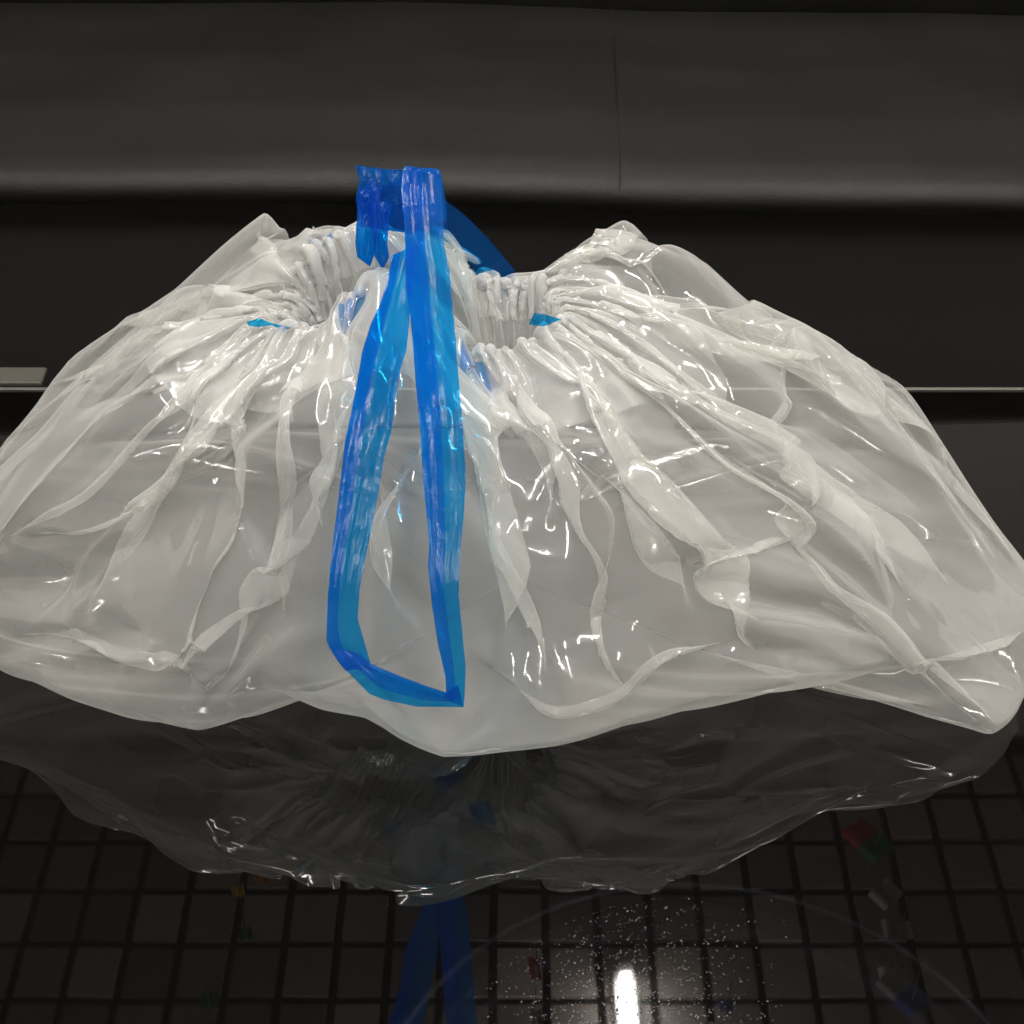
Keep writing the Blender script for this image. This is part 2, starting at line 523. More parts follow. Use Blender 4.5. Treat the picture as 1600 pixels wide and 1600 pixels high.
# column density follows the widest loop
seg = np.linalg.norm(np.roll(wid, -1, 0) - wid, axis=1) + 0.6 * np.linalg.norm(np.roll(rim, -1, 0) - rim, axis=1)
cumS = np.concatenate([[0], np.cumsum(seg)])


def base_surface(n, m):
    s = np.linspace(0, cumS[-1], n, endpoint=False)
    t = np.interp(s, cumS, np.arange(nS + 1))
    K = catmull_closed(knots, t)        # (n, NK, 3)
    K = K.transpose(1, 0, 2)
    # radial spacing by the mean arc length, denser near the rim
    segr = np.linalg.norm(np.diff(K, axis=0), axis=2).mean(1)
    segr[0:2] *= 1.5; segr[2] *= 1.6; segr[3] *= 1.3; segr[7:9] *= 0.6; segr[9:] *= 0.25
    cr = np.concatenate([[0], np.cumsum(segr)])
    tr = np.interp(np.linspace(0, cr[-1], m), cr, np.arange(NK))
    A = catmull_open(K, tr)             # (m, n, 3)
    return A.transpose(1, 0, 2).copy(), tr, t


# long folds read from the photograph: (points, width px, height m); the wide flank lies to the left of travel
FOLDS = [
    ([(880, 548), (980, 562), (1165, 636), (1350, 572), (1420, 600)], 75, .018),
    ([(870, 475), (1010, 455), (1190, 496), (1340, 552)], 35, .008),
    ([(445, 550), (396, 650), (386, 785)], 36, .011),
    ([(386, 786), (428, 775), (480, 690), (540, 610)], 36, .010),
    ([(85, 975), (235, 760), (400, 640), (520, 545)], 55, .012),
    ([(275, 1120), (285, 960), (400, 860), (530, 790)], 60, .010),
    ([(345, 1060), (372, 900), (388, 790)], 40, .008),
    ([(20, 745), (150, 612), (300, 560), (430, 522)], 45, .010),
    ([(0, 850), (140, 785), (240, 700), (400, 560)], 60, .013),
    ([(660, 560), (640, 800), (612, 960)], 36, .004),
    ([(604, 740), (625, 860), (636, 960)], 30, .003),
    ([(765, 600), (772, 700)], 22, .008),
    ([(812, 600), (878, 700), (908, 905)], 34, .010),
    ([(730, 700), (800, 850), (880, 1010), (890, 1095)], 45, .008),
    ([(900, 600), (990, 800), (1060, 900), (1100, 895)], 60, .010),
    ([(1100, 900), (1175, 800), (1192, 660)], 60, .007),
    ([(730, 1010), (870, 1092), (960, 1060), (1020, 1005), (1180, 985)], 36, .008),
    ([(960, 560), (1080, 690), (1180, 770)], 36, .007),
    ([(1390, 1040), (1500, 1005), (1640, 955)], 40, .010),
    ([(560, 470), (600, 560), (560, 700), (500, 830)], 36, .007),
    ([(0, 990), (120, 960), (260, 1000), (360, 1090)], 45, .006),
    ([(180, 1060), (300, 840), (440, 690)], 50, .008),
    ([(950, 1000), (930, 820), (860, 640)], 40, .006),
    ([(1060, 960), (1010, 860), (930, 690)], 36, .006),
]


def add_folds(A, tr):
    shp = A.shape[:2]
    q = A.reshape(-1, 3)
    d = q - np.array([0, 0, H])
    dep = d[:, 1] * COSP - d[:, 2] * SINP
    up = d[:, 1] * SINP + d[:, 2] * COSP
    X = 800 + FPX * d[:, 0] / dep
    Y = 800 - FPX * up / dep
    nr = normals(A).reshape(-1, 3)
    face = -(nr * d).sum(1) / np.linalg.norm(d, axis=1)
    sgn = 1.0 if np.median(face.reshape(shp)[:, int(shp[1] * .45)]) > 0 else -1.0
    TRr = np.repeat(tr[None], shp[0], 0).reshape(-1)
    wgt = np.clip((sgn * face - 0.0) / 0.2, 0, 1) * np.clip((TRr - 2.3) / 0.5, 0, 1) * np.clip((6.6 - TRr) / 0.5, 0, 1)
    tot = np.zeros(len(q)); lx = np.zeros(len(q)); ly = np.zeros(len(q))
    for pts_, wpx, hh in FOLDS:
        pl = np.array(pts_, float)
        # soften the corners
        tt = np.concatenate([[0], np.cumsum(np.linalg.norm(np.diff(pl, axis=0), axis=1))])
        pl = np.stack([np.interp(np.linspace(0, tt[-1], 40), tt, pl[:, k]) for k in (0, 1)], 1)
        for _ in range(1):
            pl[1:-1] = .25 * pl[:-2] + .5 * pl[1:-1] + .25 * pl[2:]
        best = np.full(len(q), 1e9); sd = np.zeros(len(q)); par = np.zeros(len(q)); ex = np.zeros(len(q)); ey = np.zeros(len(q))
        for a in range(39):
            p0, p1 = pl[a], pl[a + 1]
            e_ = p1 - p0; L2 = (e_ ** 2).sum() + 1e-9
            t_ = np.clip(((X - p0[0]) * e_[0] + (Y - p0[1]) * e_[1]) / L2, 0, 1)
            dx = X - (p0[0] + t_ * e_[0]); dy = Y - (p0[1] + t_ * e_[1])
            dd = np.sqrt(dx * dx + dy * dy)
            side = dx * e_[1] - dy * e_[0]
            m_ = dd < best
            best[m_] = dd[m_]; sd[m_] = np.sign(side[m_]); par[m_] = (a + t_[m_]) / 39
            el = math.sqrt(L2); ex[m_] = e_[0] / el; ey[m_] = e_[1] / el
        prof = np.where(sd > 0, np.clip(1.35 - best / (1.7 * wpx), 0, 1), np.clip(1 - best / (0.42 * wpx), 0, 1))
        amp_ = prof * np.clip(np.minimum(par, 1 - par) * 3, 0.0, 1)
        tot += 0.8 * hh * amp_
        # the crest is carried over the narrow side, so the film overlaps itself
        lap = 1.0 * wpx * amp_
        lx += -ey * lap; ly += ex * lap
    sc_ = (dep / FPX * wgt)[:, None]
    right = np.array([1.0, 0, 0])[None]; down = np.array([0, -SINP, -COSP])[None]
    lat = (lx[:, None] * right + ly[:, None] * down) * sc_
    nn_ = sgn * nr
    lat -= nn_ * (lat * nn_).sum(1, keepdims=True)
    return A + (nn_ * (tot * wgt)[:, None] + lat).reshape(shp + (3,))


def normals(A):
    dx = np.roll(A, -1, 0) - np.roll(A, 1, 0)
    dy = np.gradient(A, axis=1)
    n = np.cross(dx, dy)
    n /= np.linalg.norm(n, axis=2, keepdims=True) + 1e-12
    return n


def smooth_noise(n, m, fi, fj, seed):
    """periodic value noise with fi cells around, fj cells radially"""
    r = np.random.RandomState(seed)
    G = r.uniform(-1, 1, (fi, fj + 3))
    x = np.arange(n) / n * fi
    y = np.linspace(0, fj, m)
    i = np.floor(x).astype(int); fx = x - i; fx = fx * fx * (3 - 2 * fx)
    j = np.floor(y).astype(int); fy = y - j; fy = fy * fy * (3 - 2 * fy)
    a = G[i % fi][:, j]; b_ = G[(i + 1) % fi][:, j]; c = G[i % fi][:, j + 1]; d = G[(i + 1) % fi][:, j + 1]
    fx = fx[:, None]; fy = fy[None]
    return (a * (1 - fx) + b_ * fx) * (1 - fy) + (c * (1 - fx) + d * fx) * fy


def project_i(Pp, rest, k, step=1, only_compress=False):
    n = Pp.shape[0]
    for start in range(step + 1 if step > 1 else 2):
        idx = np.arange(start, n - 0, (step + 1) if step > 1 else 2)
        if step > 1:
            idx = np.arange(start * 1, n, 2 * step) if False else idx
        jdx = (idx + step) % n
        d = Pp[jdx] - Pp[idx]
        l = np.linalg.norm(d, axis=2) + 1e-12
        c = (l - rest[idx]) / l
        if only_compress: c = np.minimum(c, 0)
        corr = d * (0.5 * k * c)[..., None]
        Pp[idx] += corr
        Pp[jdx] -= corr


def project_pair(A, B, rest, k, only_compress=False):
    d = B - A
    l = np.sqrt((d * d).sum(2)) + 1e-12
    c = (l - rest) / l
    if only_compress: c = np.minimum(c, 0)
    return d * (0.5 * k * c)[..., None]


def relax(Pp, Bs, Ri, Rj, Rd, foundation, pin, iters, kb, Rb, Rbj):
    """position based relaxation of the film toward its flat rest lengths"""
    n, m = Pp.shape[:2]
    for it in range(iters):
        Pp += foundation * (Bs - Pp)
        # bending (both directions), only against compression
        for s in range(4):
            idx = np.arange(s, n, 4)
            jdx = (idx + 2) % n
            c = project_pair(Pp[idx], Pp[jdx], Rb[idx], kb, True)
            Pp[idx] += c; Pp[jdx] -= c
        for s in range(4):
            idx = np.arange(s, m - 2, 4)
            c = project_pair(Pp[:, idx], Pp[:, idx + 2], Rbj[:, idx], kb, True)
            Pp[:, idx] += c; Pp[:, idx + 2] -= c
        for s in (0, 1):
            a = Pp[s::2]; b_ = np.roll(Pp, -1, 0)[s::2]
            idx = np.arange(s, n, 2); jdx = (idx + 1) % n
            c = project_pair(Pp[idx], Pp[jdx], Ri[idx], 0.9)
            Pp[idx] += c; Pp[jdx] -= c
        for s in (0, 1):
            idx = np.arange(s, m - 1, 2)
            c = project_pair(Pp[:, idx], Pp[:, idx + 1], Rj[:, idx], 0.9)
            Pp[:, idx] += c; Pp[:, idx + 1] -= c
        # shear diagonals
        for s in (0, 1):
            idx = np.arange(s, n, 2); jdx = (idx + 1) % n
            c = project_pair(Pp[idx][:, :-1], Pp[jdx][:, 1:], Rd[idx], 0.5)
            t = Pp[idx]; t[:, :-1] += c; Pp[idx] = t
            t = Pp[jdx]; t[:, 1:] -= c; Pp[jdx] = t
            c = project_pair(Pp[idx][:, 1:], Pp[jdx][:, :-1], Rd[idx], 0.5)
            t = Pp[idx]; t[:, 1:] += c; Pp[idx] = t
            t = Pp[jdx]; t[:, :-1] -= c; Pp[jdx] = t
        Pp[..., 2] = np.maximum(Pp[..., 2], 0.002)
    return Pp


def rest_lengths(Bs, tr, lev, scale_i=1.0):
    n, m = Bs.shape[:2]
    # width of one column of film: that of the widest loop, with some slack
    jw = np.argmin(np.abs(tr - 6))
    wcol = np.linalg.norm(np.roll(Bs[:, jw], -1, 0) - Bs[:, jw], axis=1)
    # smoothed along the loop
    for _ in range(20):
        wcol = 0.25 * np.roll(wcol, 1) + 0.5 * wcol + 0.25 * np.roll(wcol, -1)
    own = np.linalg.norm(np.roll(Bs, -1, 0) - Bs, axis=2)
    Ri = np.maximum(wcol[:, None] * 1.0 * scale_i, own * 1.004)
    gc = [1.2, 1.25, 1.3, 1.25, 1.15, 1.05, 1.01, 1.0, 1.0, 1.0]
    g0 = [1.5, 1.6, 1.7, 1.5, 1.10, 1.02, 1.004, 1.0, 1.0, 1.0]
    g1 = [1.9, 2.1, 2.3, 1.9, 1.11, 1.02, 1.004, 1.0, 1.0, 1.0]
    g2 = [2.2, 2.4, 2.8, 2.1, 1.12, 1.02, 1.004, 1.0, 1.0, 1.0]
    g = np.interp(tr, [0, 1, 2, 3, 4, 5, 6, 7, 8, 10], (gc, g0, g1, g2)[lev])
    Ri = np.minimum(Ri, own * g[None])
    Rj = np.linalg.norm(np.diff(Bs, axis=1), axis=2)
    Rj = Rj * 1.006
    Rd = np.sqrt((0.5 * (Ri[:, :-1] + Ri[:, 1:])) ** 2 + Rj ** 2)
    Rb = Ri + np.roll(Ri, -1, 0)
    Rbj = np.zeros((n, m - 2)); Rbj[:] = Rj[:, :-1] + Rj[:, 1:]
    return Ri, Rj, Rd, Rb, Rbj


def upsample(Dp, n2, m2):
    n, m = Dp.shape[:2]
    x = np.arange(n2) / n2 * n
    K = catmull_closed_lin(Dp, x)
    y = np.linspace(0, m - 1, m2)
    K = K.transpose(1, 0, 2)
    K = catmull_open(K, y)
    return K.transpose(1, 0, 2)


def catmull_closed_lin(K, t):
    n = len(K)
    i = np.floor(t).astype(int)
    f = (t - i).reshape(-1, 1, 1)
    p0, p1, p2, p3 = K[(i - 1) % n], K[i % n], K[(i + 1) % n], K[(i + 2) % n]
    m1 = 0.5 * (p2 - p0); m2 = 0.5 * (p3 - p1)
    return (2 * f**3 - 3 * f**2 + 1) * p1 + (f**3 - 2 * f**2 + f) * m1 + (-2 * f**3 + 3 * f**2) * p2 + (f**3 - f**2) * m2


import time
T0 = time.time()
levels = [(120, 36, 160), (240, 70, 160), (480, 130, 80), (1400, 260, 18)]
Pp = None
for li, (n, m, iters) in enumerate(levels):
    Bs, tr, ts = base_surface(n, m)
    Ri, Rj, Rd, Rb, Rbj = rest_lengths(Bs, tr, li)
    nr = normals(Bs)
    wob = lambda fi, fj, s: smooth_noise(n, m, fi, fj, s)
    TR = tr[None, :]
    if Pp is None:
        near = np.clip(1 - np.abs(TR - 2.2) / 2.2, 0, 1)
        mid = np.clip(1 - np.abs(TR - 4.2) / 2.4, 0, 1)
        low = np.clip(1 - np.abs(TR - 6.5) / 2.5, 0, 1)
        disp = near * 0.006 * wob(80, 2, 1) + mid * 0.014 * wob(34, 2, 2) + mid * 0.012 * wob(17, 2, 3) + low * 0.006 * wob(11, 3, 5)
        Pp = Bs + nr * disp[..., None]
    else:
        Pp = Bs + upsample(Dsp, n, m) + nr * (np.clip(1.6 - np.abs(TR - 2) / 1.6, 0.1, 1) * 0.0016 / (1 + li) * wob(n // 4, max(3, m // 22), 7 + li))[..., None]
    f = np.interp(tr, [0, 1.6, 2, 2.6, 4, 5.5, 6, 6.6, 9], [.06, .06, .08, .02, .008, .010, .06, .02, .05])[None, :, None]
    f = np.repeat(f, n, 0) * (1.0, 0.8, 0.5, 0.3)[li]
    Pp = relax(Pp, Bs, Ri, Rj, Rd, f, None, iters, (0.4, 0.35, 0.28, 0.2)[li], Rb, Rbj)
    Dsp = Pp - Bs
    print('level', li, n, m, 'time', round(time.time() - T0, 1), 'disp', float(np.abs(Dsp).mean()), float(np.abs(Dsp).max()))

# crisp flat facets between straight creases, as stiff film takes when it is crumpled
n, m = Pp.shape[:2]
Dd = Pp - Bs
j1_ = np.searchsorted(tr, 3.55)
wsm = np.interp(tr, [0, 2.4, 3.4, 4.5, 10], [0.0, 0.0, 0.35, 1.0, 1.0])[None, :, None]
front = np.clip((1.24 * H - Bs[..., 1]) / (0.10 * H), 0, 1) * np.clip((6.3 - tr[None]) / 0.3, 0, 1)
for it in range(40):
    S_ = Dd.copy()
    S_ = 0.25 * (np.roll(Dd, 1, 0) + np.roll(Dd, -1, 0)) + 0.5 * Dd
    S_[:, 1:-1] = 0.25 * (S_[:, :-2] + S_[:, 2:]) + 0.5 * S_[:, 1:-1]
    w_ = wsm * np.where(front[..., None] > 0.5, 1.0 if it < 34 else 0.0, 1.0)
    Dd = Dd + w_ * (S_ - Dd)
wr_ = np.interp(tr, [0, 2.6, 3.4, 10], [0.85, 0.85, 0.0, 0.0])[None, :, None]
for it in range(10):
    S_ = Dd.copy()
    S_[:, 1:-1] = 0.25 * (Dd[:, :-2] + Dd[:, 2:]) + 0.5 * Dd[:, 1:-1]
    if it < 2:
        S_ = 0.25 * (np.roll(S_, 1, 0) + np.roll(S_, -1, 0)) + 0.5 * S_
    Dd = Dd + wr_ * (S_ - Dd)
cl_ = np.clip((8.6 - tr) / 0.8, 0, 1)[None, :, None]
Dd = Dd * cl_
# straight knife pleats fanning out from the gathered neck (in film coordinates), then the long folds
def knife_pleats(A, Ub, Vb, specs):
    """specs: (centre at neck m, drift m per m, start V, end V, width m, lap m, height m)"""
    nr_ = normals(A)
    du = np.roll(A, -1, 0) - np.roll(A, 1, 0)
    du = du / (np.linalg.norm(du, axis=2, keepdims=True) + 1e-12)
    loc = np.linalg.norm(np.roll(A, -1, 0) - A, axis=2) / (np.abs(np.roll(Ub, -1, 0) - Ub) + 1e-9)
    loc = np.clip(loc, 0.05, 1.2)
    latm = np.zeros(A.shape[:2]); hh_ = np.zeros(A.shape[:2])
    for (c0, dr, v0, v1, wd, lap_, hgt) in specs:
        x = (Ub - (c0 + dr * (Vb - v0)) + Lc / 2) % Lc - Lc / 2
        along = np.clip((Vb - v0) / 0.03, 0, 1) * np.clip((v1 - Vb) / (0.30 * (v1 - v0)), 0, 1)
        sgn_ = 1 if dr >= 0 else -1
        y = x * sgn_
        pr = np.where(y < 0, np.clip(1.3 + y / wd, 0, 1), np.clip(1 - y / (0.22 * wd), 0, 1)) * along
        latm += sgn_ * pr * lap_ * loc
        hh_ += pr * hgt
    return du * latm[..., None] + nr_ * hh_[..., None]


segc = np.linalg.norm(np.roll(Bs[:, int(m * .6)], -1, 0) - Bs[:, int(m * .6)], axis=1)
Lc = float(segc.sum())
U = (np.cumsum(segc) - segc)[:, None] * np.ones((1, m))
V = np.concatenate([[0], np.cumsum(np.linalg.norm(np.diff(Bs, axis=1), axis=2).mean(0))])[None] * np.ones((n, 1))
rp = np.random.RandomState(5)
vr = float(np.interp(2.3, tr, V[0])); vw = float(np.interp(6.0, tr, V[0]))
specs = []
for k in range(60):
    ln = rp.uniform(0.2, 0.9) ** 1.2
    wd = rp.uniform(0.011, 0.026) * (0.6 + ln)
    specs.append(((k + rp.uniform(-.35, .35)) / 60 * Lc, rp.uniform(-0.22, 0.22), vr, vr + (vw - vr) * ln, wd, wd * rp.uniform(0.75, 1.2), wd * 0.16))
nsg = 1.0 if ((normals(Bs)[:, j1_] * (Bs[:, j1_] - cen)).sum(1)).mean() > 0 else -1.0
KP = knife_pleats(Bs, U, V, [q[:6] + (q[6] * nsg,) for q in specs])
KP *= np.clip((6.3 - tr) / 0.4, 0, 1)[None, :, None]
Bf = add_folds(Bs, tr) + KP
Pp = Bf + Dd
w4 = np.interp(tr, [0, 2.2, 3.2, 10], [0.0, 0.0, 1.0, 1.0])[None, :, None]
for it in range(2):
    S_ = 0.25 * (np.roll(Pp, 1, 0) + np.roll(Pp, -1, 0)) + 0.5 * Pp
    S_[:, 1:-1] = 0.25 * (S_[:, :-2] + S_[:, 2:]) + 0.5 * S_[:, 1:-1]
    Pp = Pp + w4 * (S_ - Pp)
nrf = normals(Pp)
rr = np.random.RandomState(11)
fac = np.zeros((n, m))
tri = lambda x: 2 * np.abs(2 * (x - np.floor(x + 0.5))) - 1
warp1 = smooth_noise(n, m, 9, 4, 31); warp2 = smooth_noise(n, m, 7, 5, 32)
for k in range(11):
    th = rr.uniform(-0.9, 0.9) if k < 7 else rr.uniform(0.6, 2.5)
    lam = rr.uniform(0.035, 0.10)
    cyc = max(1, round(Lc * math.cos(th) / lam))
    ph = U / Lc * cyc + V * math.sin(th) / lam + rr.uniform() + 0.35 * warp1 * rr.uniform(-1, 1) + 0.35 * warp2 * rr.uniform(-1, 1)
    win = np.clip(smooth_noise(n, m, 16, 5, 40 + k) * 1.8 - 0.1, 0, 1)
    fac += win * tri(ph) * lam * 0.014
fac *= np.clip((tr - 2.5) / 1.0, 0.0, 1.0)[None] * (0.25 + 0.75 * front) * np.clip((7.4 - tr) / 0.8, 0, 1)[None]
Pp = Pp + nrf * fac[..., None]
# the hem is jagged: every pleat stands a little differently
jag = smooth_noise(n, m, 72, 2, 77)[:, :1] * np.exp(-((tr[None] - 1.9) / 0.55) ** 2)
jag2 = smooth_noise(n, m, 37, 2, 78)[:, :1] * np.exp(-((tr[None] - 1.7) / 0.9) ** 2)
Pp[..., 2] += 0.0045 * jag + 0.0035 * jag2
Pp += nrf * (0.0025 * jag2)[..., None]
Pp[..., 2] = np.maximum(Pp[..., 2], 0.002)

bag = empty('plastic_bag', (0.0, 1.1 * H, 0.0))
tag(bag, 'milky white plastic drawstring bag with blue tape handles lying on the black glass', 'plastic bag')
bo = np.array([0.0, 1.1 * H, 0.0])
film = link('bag_film', grid_mesh('bag_film', Pp - bo, closed_i=True), M_film, bag)
# the hem is a second layer of film folded over the drawstring
nrm = normals(Pp)
j0, j1 = np.searchsorted(tr, 0.9), np.searchsorted(tr, 3.55)
sgn_in = 1.0 if ((nrm[:, j1] * (Pp[:, j1] - cen)).sum(1)).mean() < 0 else -1.0
hemA = Pp[:, j0:j1] + sgn_in * nrm[:, j0:j1] * 0.0016
hm = link('hem', grid_mesh('hem', hemA - bo, closed_i=True), M_hem, bag)
# ------------------------------------------------------------------ blue drawstring


def resample(a, n):
    a = np.array(a, float)
    t = np.concatenate([[0], np.cumsum(np.linalg.norm(np.diff(a, axis=0), axis=1))]); t /= t[-1]
    return np.stack([np.interp(np.linspace(0, 1, n), t, a[:, k]) for k in range(a.shape[1])], 1)


def ribbon(name, left, right, Dl, nl=160, nc=26, amp=0.0007, seed=0, parent=None, dshift=0.0, u0=0.0, u1=1.0, jag=0.0, mat=None, cross=0.3):
    """strip of film between two traced edges; left/right: (x, y[, D]) lists"""
    Lp = resample([list(p) for p in left], nl); Rp = resample([list(p) for p in right], nl)
    A = np.zeros((nl, nc, 3))
    for i in range(nl):
        for c in range(nc):
            u = u0 + (u1 - u0) * c / (nc - 1)
            q = Lp[i] * (1 - u) + Rp[i] * u
            s = i / (nl - 1)
            if jag and (c == nc - 1):
                q = q + np.array([jag * (0.5 + noise.noise(Vector((i * 0.9, seed, 0))) + 0.6 * noise.noise(Vector((i * 0.23, seed, 5)))), 0])
            D = Dl(q[0], q[1], s) + dshift
            sx = noise.noise(Vector((u * 3.5 + seed * 7.1, s * 2.2, seed))) + 0.5 * abs(noise.noise(Vector((u * 6 + seed * 3.3 + s, s * 3, seed + 4.0)))) + cross * noise.noise(Vector((u * 3, s * 22, seed + 9.0)))
            edge = min(1.0, 4 * min(u, 1 - u) + 0.35)
            p = Vector(P(q[0], q[1], D))
            p += Vector((0, -COSP, SINP)) * (sx * amp * edge)
            A[i, c] = p
    A -= bo
    return link(name, grid_mesh(name, A), mat or M_blue, parent or bag)


_yy = np.arange(200, 1200, 5.0)
_dd = np.interp(_yy, [255, 300, 400, 650, 900, 1110], [1.15, 1.12, 1.06, .895, .80, .745])
for _ in range(120):
    _dd[1:-1] = 0.25 * _dd[:-2] + 0.5 * _dd[1:-1] + 0.25 * _dd[2:]
Dfront = lambda x, y, s: np.interp(y, _yy, _dd)
RL = [(629, 264), (627, 297), (631, 342), (633, 380), (635, 455), (641, 492), (646, 549), (650, 605), (657, 680), (661, 755), (666, 799), (671, 847), (669, 885), (675, 945), (684, 1005), (696, 1057), (697, 1082), (694, 1092)]
RR = [(689, 272), (691, 324), (693, 380), (702, 425), (708, 492), (714, 567), (719, 624), (723, 680), (727, 736), (725, 792), (722, 825), (718, 874), (716, 930), (722, 990), (727, 1042), (726, 1080), (724, 1105)]
LL = [(612, 399), (605, 440), (594, 474), (579, 507), (566, 549), (558, 597), (549, 642), (539, 691), (534, 736), (531, 760), (523, 825), (517, 874), (512, 937), (510, 1001), (529, 1035), (540, 1048)]
LR = [(655, 380), (642, 440), (641, 470), (640, 500), (635, 549), (626, 575), (618, 624), (612, 672), (601, 710), (594, 755), (581, 825), (570, 877), (562, 922), (559, 967), (570, 1005), (579, 1037), (590, 1043)]
BL = [(512, 1008), (529, 1035), (577, 1084), (600, 1093), (652, 1104), (724, 1105)]
BR = [(562, 1022), (579, 1037), (619, 1054), (664, 1071), (697, 1082), (716, 1070)]
ribbon('drawstring_strand', RL, RR, Dfront, seed=1, jag=1.3, nl=260)
ribbon('drawstring_strand', LL, LR, Dfront, seed=2, dshift=0.006, nl=220)
ribbon('drawstring_fold', LL, LR, Dfront, seed=2.3, dshift=0.011, u0=0.0, u1=0.36)
ribbon('drawstring_fold', RL, RR, Dfront, seed=3.3, dshift=0.006, u0=0.0, u1=0.5)
ribbon('drawstring_strand', BL, BR, Dfront, seed=4, dshift=0.003, nl=70)
ribbon('drawstring_fold', BL, BR, Dfront, seed=5, dshift=0.008, nl=70, u0=0.35, u1=1.0)
# pieces of the tape seen inside the hem
d = Pp - np.array([0, 0, H])
dep = d[..., 1] * COSP - d[..., 2] * SINP
SX = 800 + FPX * d[..., 0] / dep
SY = 800 - FPX * (d[..., 1] * SINP + d[..., 2] * COSP) / dep
ja, jb = np.searchsorted(tr, 2.25), np.searchsorted(tr, 3.0)
tapeA = Pp[:, ja:jb] + sgn_in * nrm[:, ja:jb] * 0.0008
mx_, my_ = SX[:, ja:jb].mean(1), SY[:, ja:jb].mean(1)
for (xa, xb, ya, yb) in [(718, 762, 500, 620), (530, 565, 425, 520), (485, 560, 370, 425)]:
    sel = np.where((mx_ > xa) & (mx_ < xb) & (my_ > ya) & (my_ < yb))[0]
    if len(sel) < 4: continue
    runs = np.split(sel, np.where(np.diff(sel) > 1)[0] + 1)
    r_ = max(runs, key=len)
    if len(r_) > 3:
        link('drawstring', grid_mesh('drawstring', tapeA[r_] - bo), M_blue, bag)
flat = lambda D0: (lambda x, y, s: D0)
ribbon('drawstring', [(385, 503), (405, 497), (425, 505), (455, 512)], [(388, 509), (403, 511), (425, 508), (443, 517)], flat(1.095), seed=21, nl=24, nc=6, amp=0.0008)
ribbon('drawstring', [(835, 489), (858, 493), (880, 500)], [(826, 507), (850, 510), (872, 501)], flat(1.10), seed=22, nl=24, nc=6, amp=0.0008)
# the right strand turns over the top and down behind
ribbon('drawstring_strand', [(629, 265), (633, 259), (640, 285), (644, 340)], [(689, 273), (686, 264), (693, 290), (699, 345)], lambda x, y, s: 1.149 + 0.05 * s, seed=31, nl=50, cross=0.05)
# upper bunch
Dt = lambda x, y, s: np.interp(y, [255, 330, 420], [1.17, 1.15, 1.125])
for ds, sd_ in ((0, 6), (0.012, 7.2)):
    ribbon('drawstring_knot', [(555, 259), (562, 282), (556, 310), (560, 345), (562, 354)], [(641, 268), (640, 300), (638, 330), (636, 350), (630, 363)], Dt, seed=sd_ * 3, nl=70, amp=0.004, dshift=ds, cross=0.02)
for ds, sd_ in ((-0.004, 8), (0.006, 8.5)):
    ribbon('drawstring_fold', [(562, 300), (558, 335), (555, 380), (558, 402), (576, 415)], [(596, 290), (592, 340), (588, 380), (585, 398), (579, 415)], Dt, seed=sd_, nl=60, amp=0.003, dshift=ds, cross=0.05)
    ribbon('drawstring_fold', [(578, 310), (580, 340), (583, 380), (585, 400), (595, 417)], [(612, 320), (608, 345), (605, 380), (608, 402), (600, 418)], Dt, seed=sd_ + .3, nl=60, amp=0.003, dshift=ds, cross=0.05)
ribbon('drawstring_fold', [(560, 296), (570, 313)], [(584, 276), (590, 294)], Dt, seed=12, nl=16, nc=8, amp=0.001, dshift=-0.014)
Db = lambda x, y, s: np.interp(x, [640, 700, 820], [1.19, 1.215, 1.225])
ribbon('drawstring_strand', [(640, 275), (691, 309), (725, 335), (762, 372), (800, 417), (826, 456)], [(640, 340), (699, 380), (725, 399), (747, 432), (760, 462), (764, 470)], Db, seed=9, nl=90, amp=0.0012)
print('total', time.time() - T0)

# ------------------------------------------------------------------ water droplets on the glass
rnd = random.Random(12)
M_drop = pbr('water_droplet', (0.05, 0.05, 0.055), 0.08)
bm = bmesh.new()
cx, cy = P(985, 1560, 0.66)[0], None


def on_glass(px, py):
    v = (py - 800.0) / FPX; u = (px - 800.0) / FPX
    dy = COSP - v * SINP; dz = -SINP - v * COSP
    t = -H / dz
    return u * t, dy * t


def dome(bm, x, y, r, hgt, z=0.0002):
    vs = [bm.verts.new((x + r * math.cos(a * math.pi / 3), y + r * math.sin(a * math.pi / 3), z)) for a in range(6)]
    v2 = [bm.verts.new((x + .62 * r * math.cos(a * math.pi / 3 + .5), y + .62 * r * math.sin(a * math.pi / 3 + .5), z + hgt * .7)) for a in range(6)]
    top = bm.verts.new((x, y, z + hgt))
    for a in range(6):
        b_ = (a + 1) % 6
        bm.faces.new((vs[a], vs[b_], v2[b_], v2[a])); bm.faces.new((v2[a], v2[b_], top))


cnt = 0
while cnt < 1500:
    px = rnd.gauss(985, 105); py = 1690 - abs(rnd.gauss(0, 125)) - rnd.random() * 90
    if not (740 < px < 1230 and 1370 < py < 1700): continue
    # the wiped arc above stays dry
    if py < 1400 + (px - 1080) ** 2 / 900 * (1 if px < 1080 else .35): continue
    row = math.sin((py + 0.45 * px) / 3.4)
    if rnd.random() > 0.55 + 0.45 * row: continue
    x, y = on_glass(px, py)
    r = rnd.uniform(0.00018, 0.0004) * (1.3 if rnd.random() < .12 else 1)
    dome(bm, x, y, r, r * rnd.uniform(.06, .2)); cnt += 1
me = bpy.data.meshes.new('water_droplets'); bm.to_mesh(me); bm.free()
o = link('water_droplets', me, M_drop)
tag(o, 'fine water droplets scattered on the black glass around the mirrored lamp', 'droplets', kind='stuff')

# ------------------------------------------------------------------ strings of small flags under the ceiling
def stripe_mat(name, c):
    return pbr(name, c, 0.8, noise_scale=40, noise_amt=0.1)


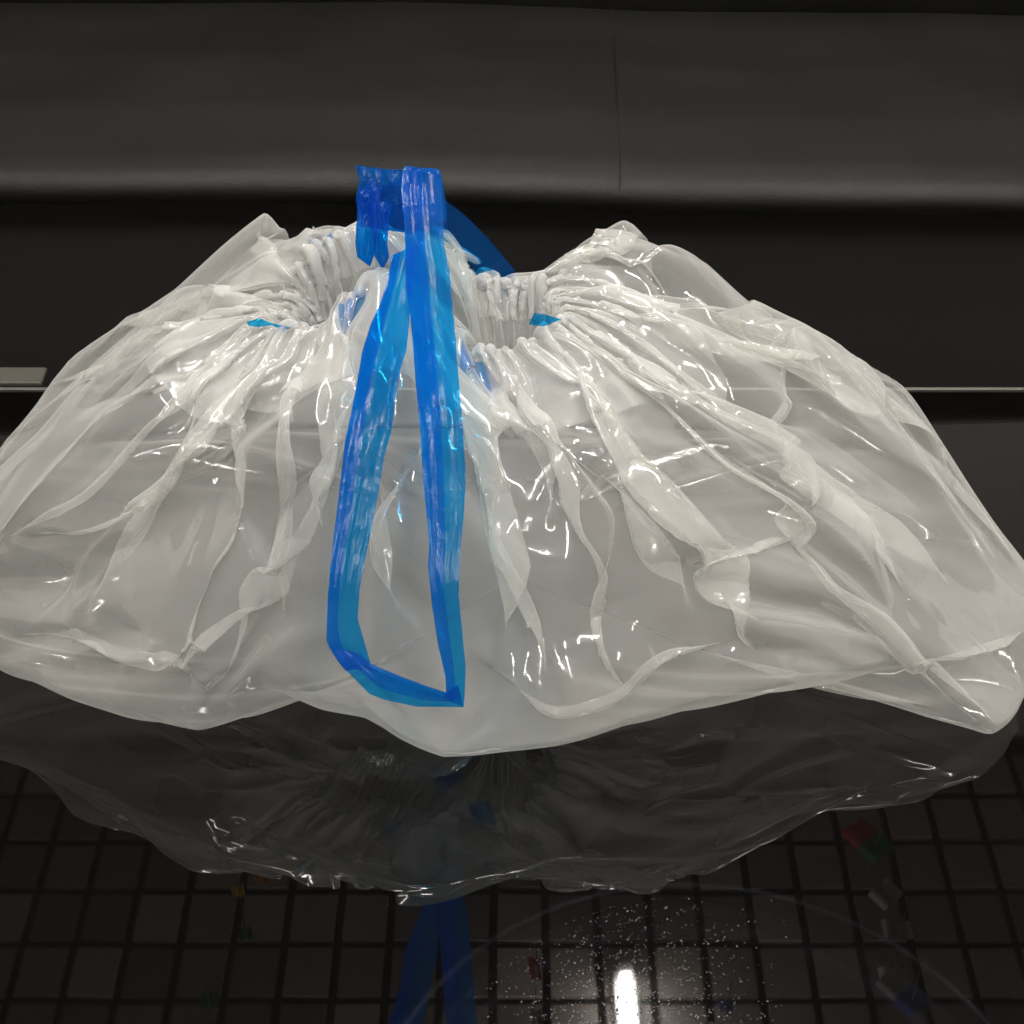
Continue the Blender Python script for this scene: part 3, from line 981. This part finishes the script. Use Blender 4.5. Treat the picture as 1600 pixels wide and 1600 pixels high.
cols = {'red': (0.45, 0.02, 0.02), 'green': (0.02, 0.16, 0.05), 'white': (0.32, 0.32, 0.32), 'blue': (0.02, 0.04, 0.30), 'yellow': (0.7, 0.5, 0.03), 'orange': (0.6, 0.2, 0.03)}
FM = {k: stripe_mat(k + '_cloth', v) for k, v in cols.items()}
FZ = CEIL_Z - 0.22


def mirrored(px, py, z):
    """point at height z that the glass mirrors at (px, py)"""
    v = (py - 800.0) / FPX; u = (px - 800.0) / FPX
    dy = COSP - v * SINP; dz = -SINP - v * COSP
    t = -(H + z) / dz
    return Vector((u * t, dy * t, z))


def flag(px, py, wpx, hpx, names, slant, label):
    c = mirrored(px, py, FZ)
    k = (c - Vector((0, 0, -H))).length / FPX
    t = empty('paper_flag', c)
    tag(t, label, 'flag', 'small flags hung below the ceiling')
    n_ = len(names)
    for q, nm in enumerate(names):
        bm = bmesh.new()
        vs = []
        NXX = 8
        for a in range(NXX + 1):
            for b2 in (0, 1):
                uu = (a / NXX - .5); vv = ((q + b2) / n_ - .5)
                x = (uu * wpx + vv * hpx * math.sin(slant)) * k
                y = (-vv * hpx * 1.0) * k * 1.1 + uu * wpx * slant * k
                vs.append(bm.verts.new((x, y, 0.006 * math.sin(uu * 7))))
        for a in range(NXX):
            bm.faces.new((vs[2 * a], vs[2 * a + 1], vs[2 * a + 3], vs[2 * a + 2]))
        me = bpy.data.meshes.new('stripe'); bm.to_mesh(me); bm.free()
        link('stripe', me, FM[nm], t)
    link('cord', cyl_mesh('cord', 0.0012, 0.22, 6, axis='Y'), M_grid, t).rotation_euler = (math.pi / 2, 0, 0)
    t.children[-1].location = (0, 0, 0.11)
    return t


flag(1368, 1325, 34, 78, ['red', 'green', 'white'], 0.9, 'red green and white striped flag mirrored at the right of the glass')
flag(1405, 1465, 44, 60, ['white', 'white'], 0.0, 'plain white flag mirrored between the two striped ones at the right')
flag(1425, 1562, 36, 80, ['white', 'blue', 'red'], 0.9, 'white blue and red striped flag mirrored near the bottom right corner')
flag(397, 1318, 16, 34, ['yellow', 'orange'], 0.5, 'yellow and orange flag mirrored just under the bag at the left')
flag(373, 1402, 18, 40, ['yellow', 'green'], 0.4, 'yellow and green flag mirrored at the lower left')
flag(328, 1575, 26, 50, ['green', 'red'], 0.2, 'green and red flag mirrored by the bottom edge at the left')
flag(838, 1530, 16, 70, ['red', 'white'], 0.1, 'narrow red and white flag mirrored left of the lamp')
flag(1135, 1580, 18, 44, ['blue', 'white'], 0.1, 'small blue and white flag mirrored right of the lamp')
print('end', time.time() - T0)
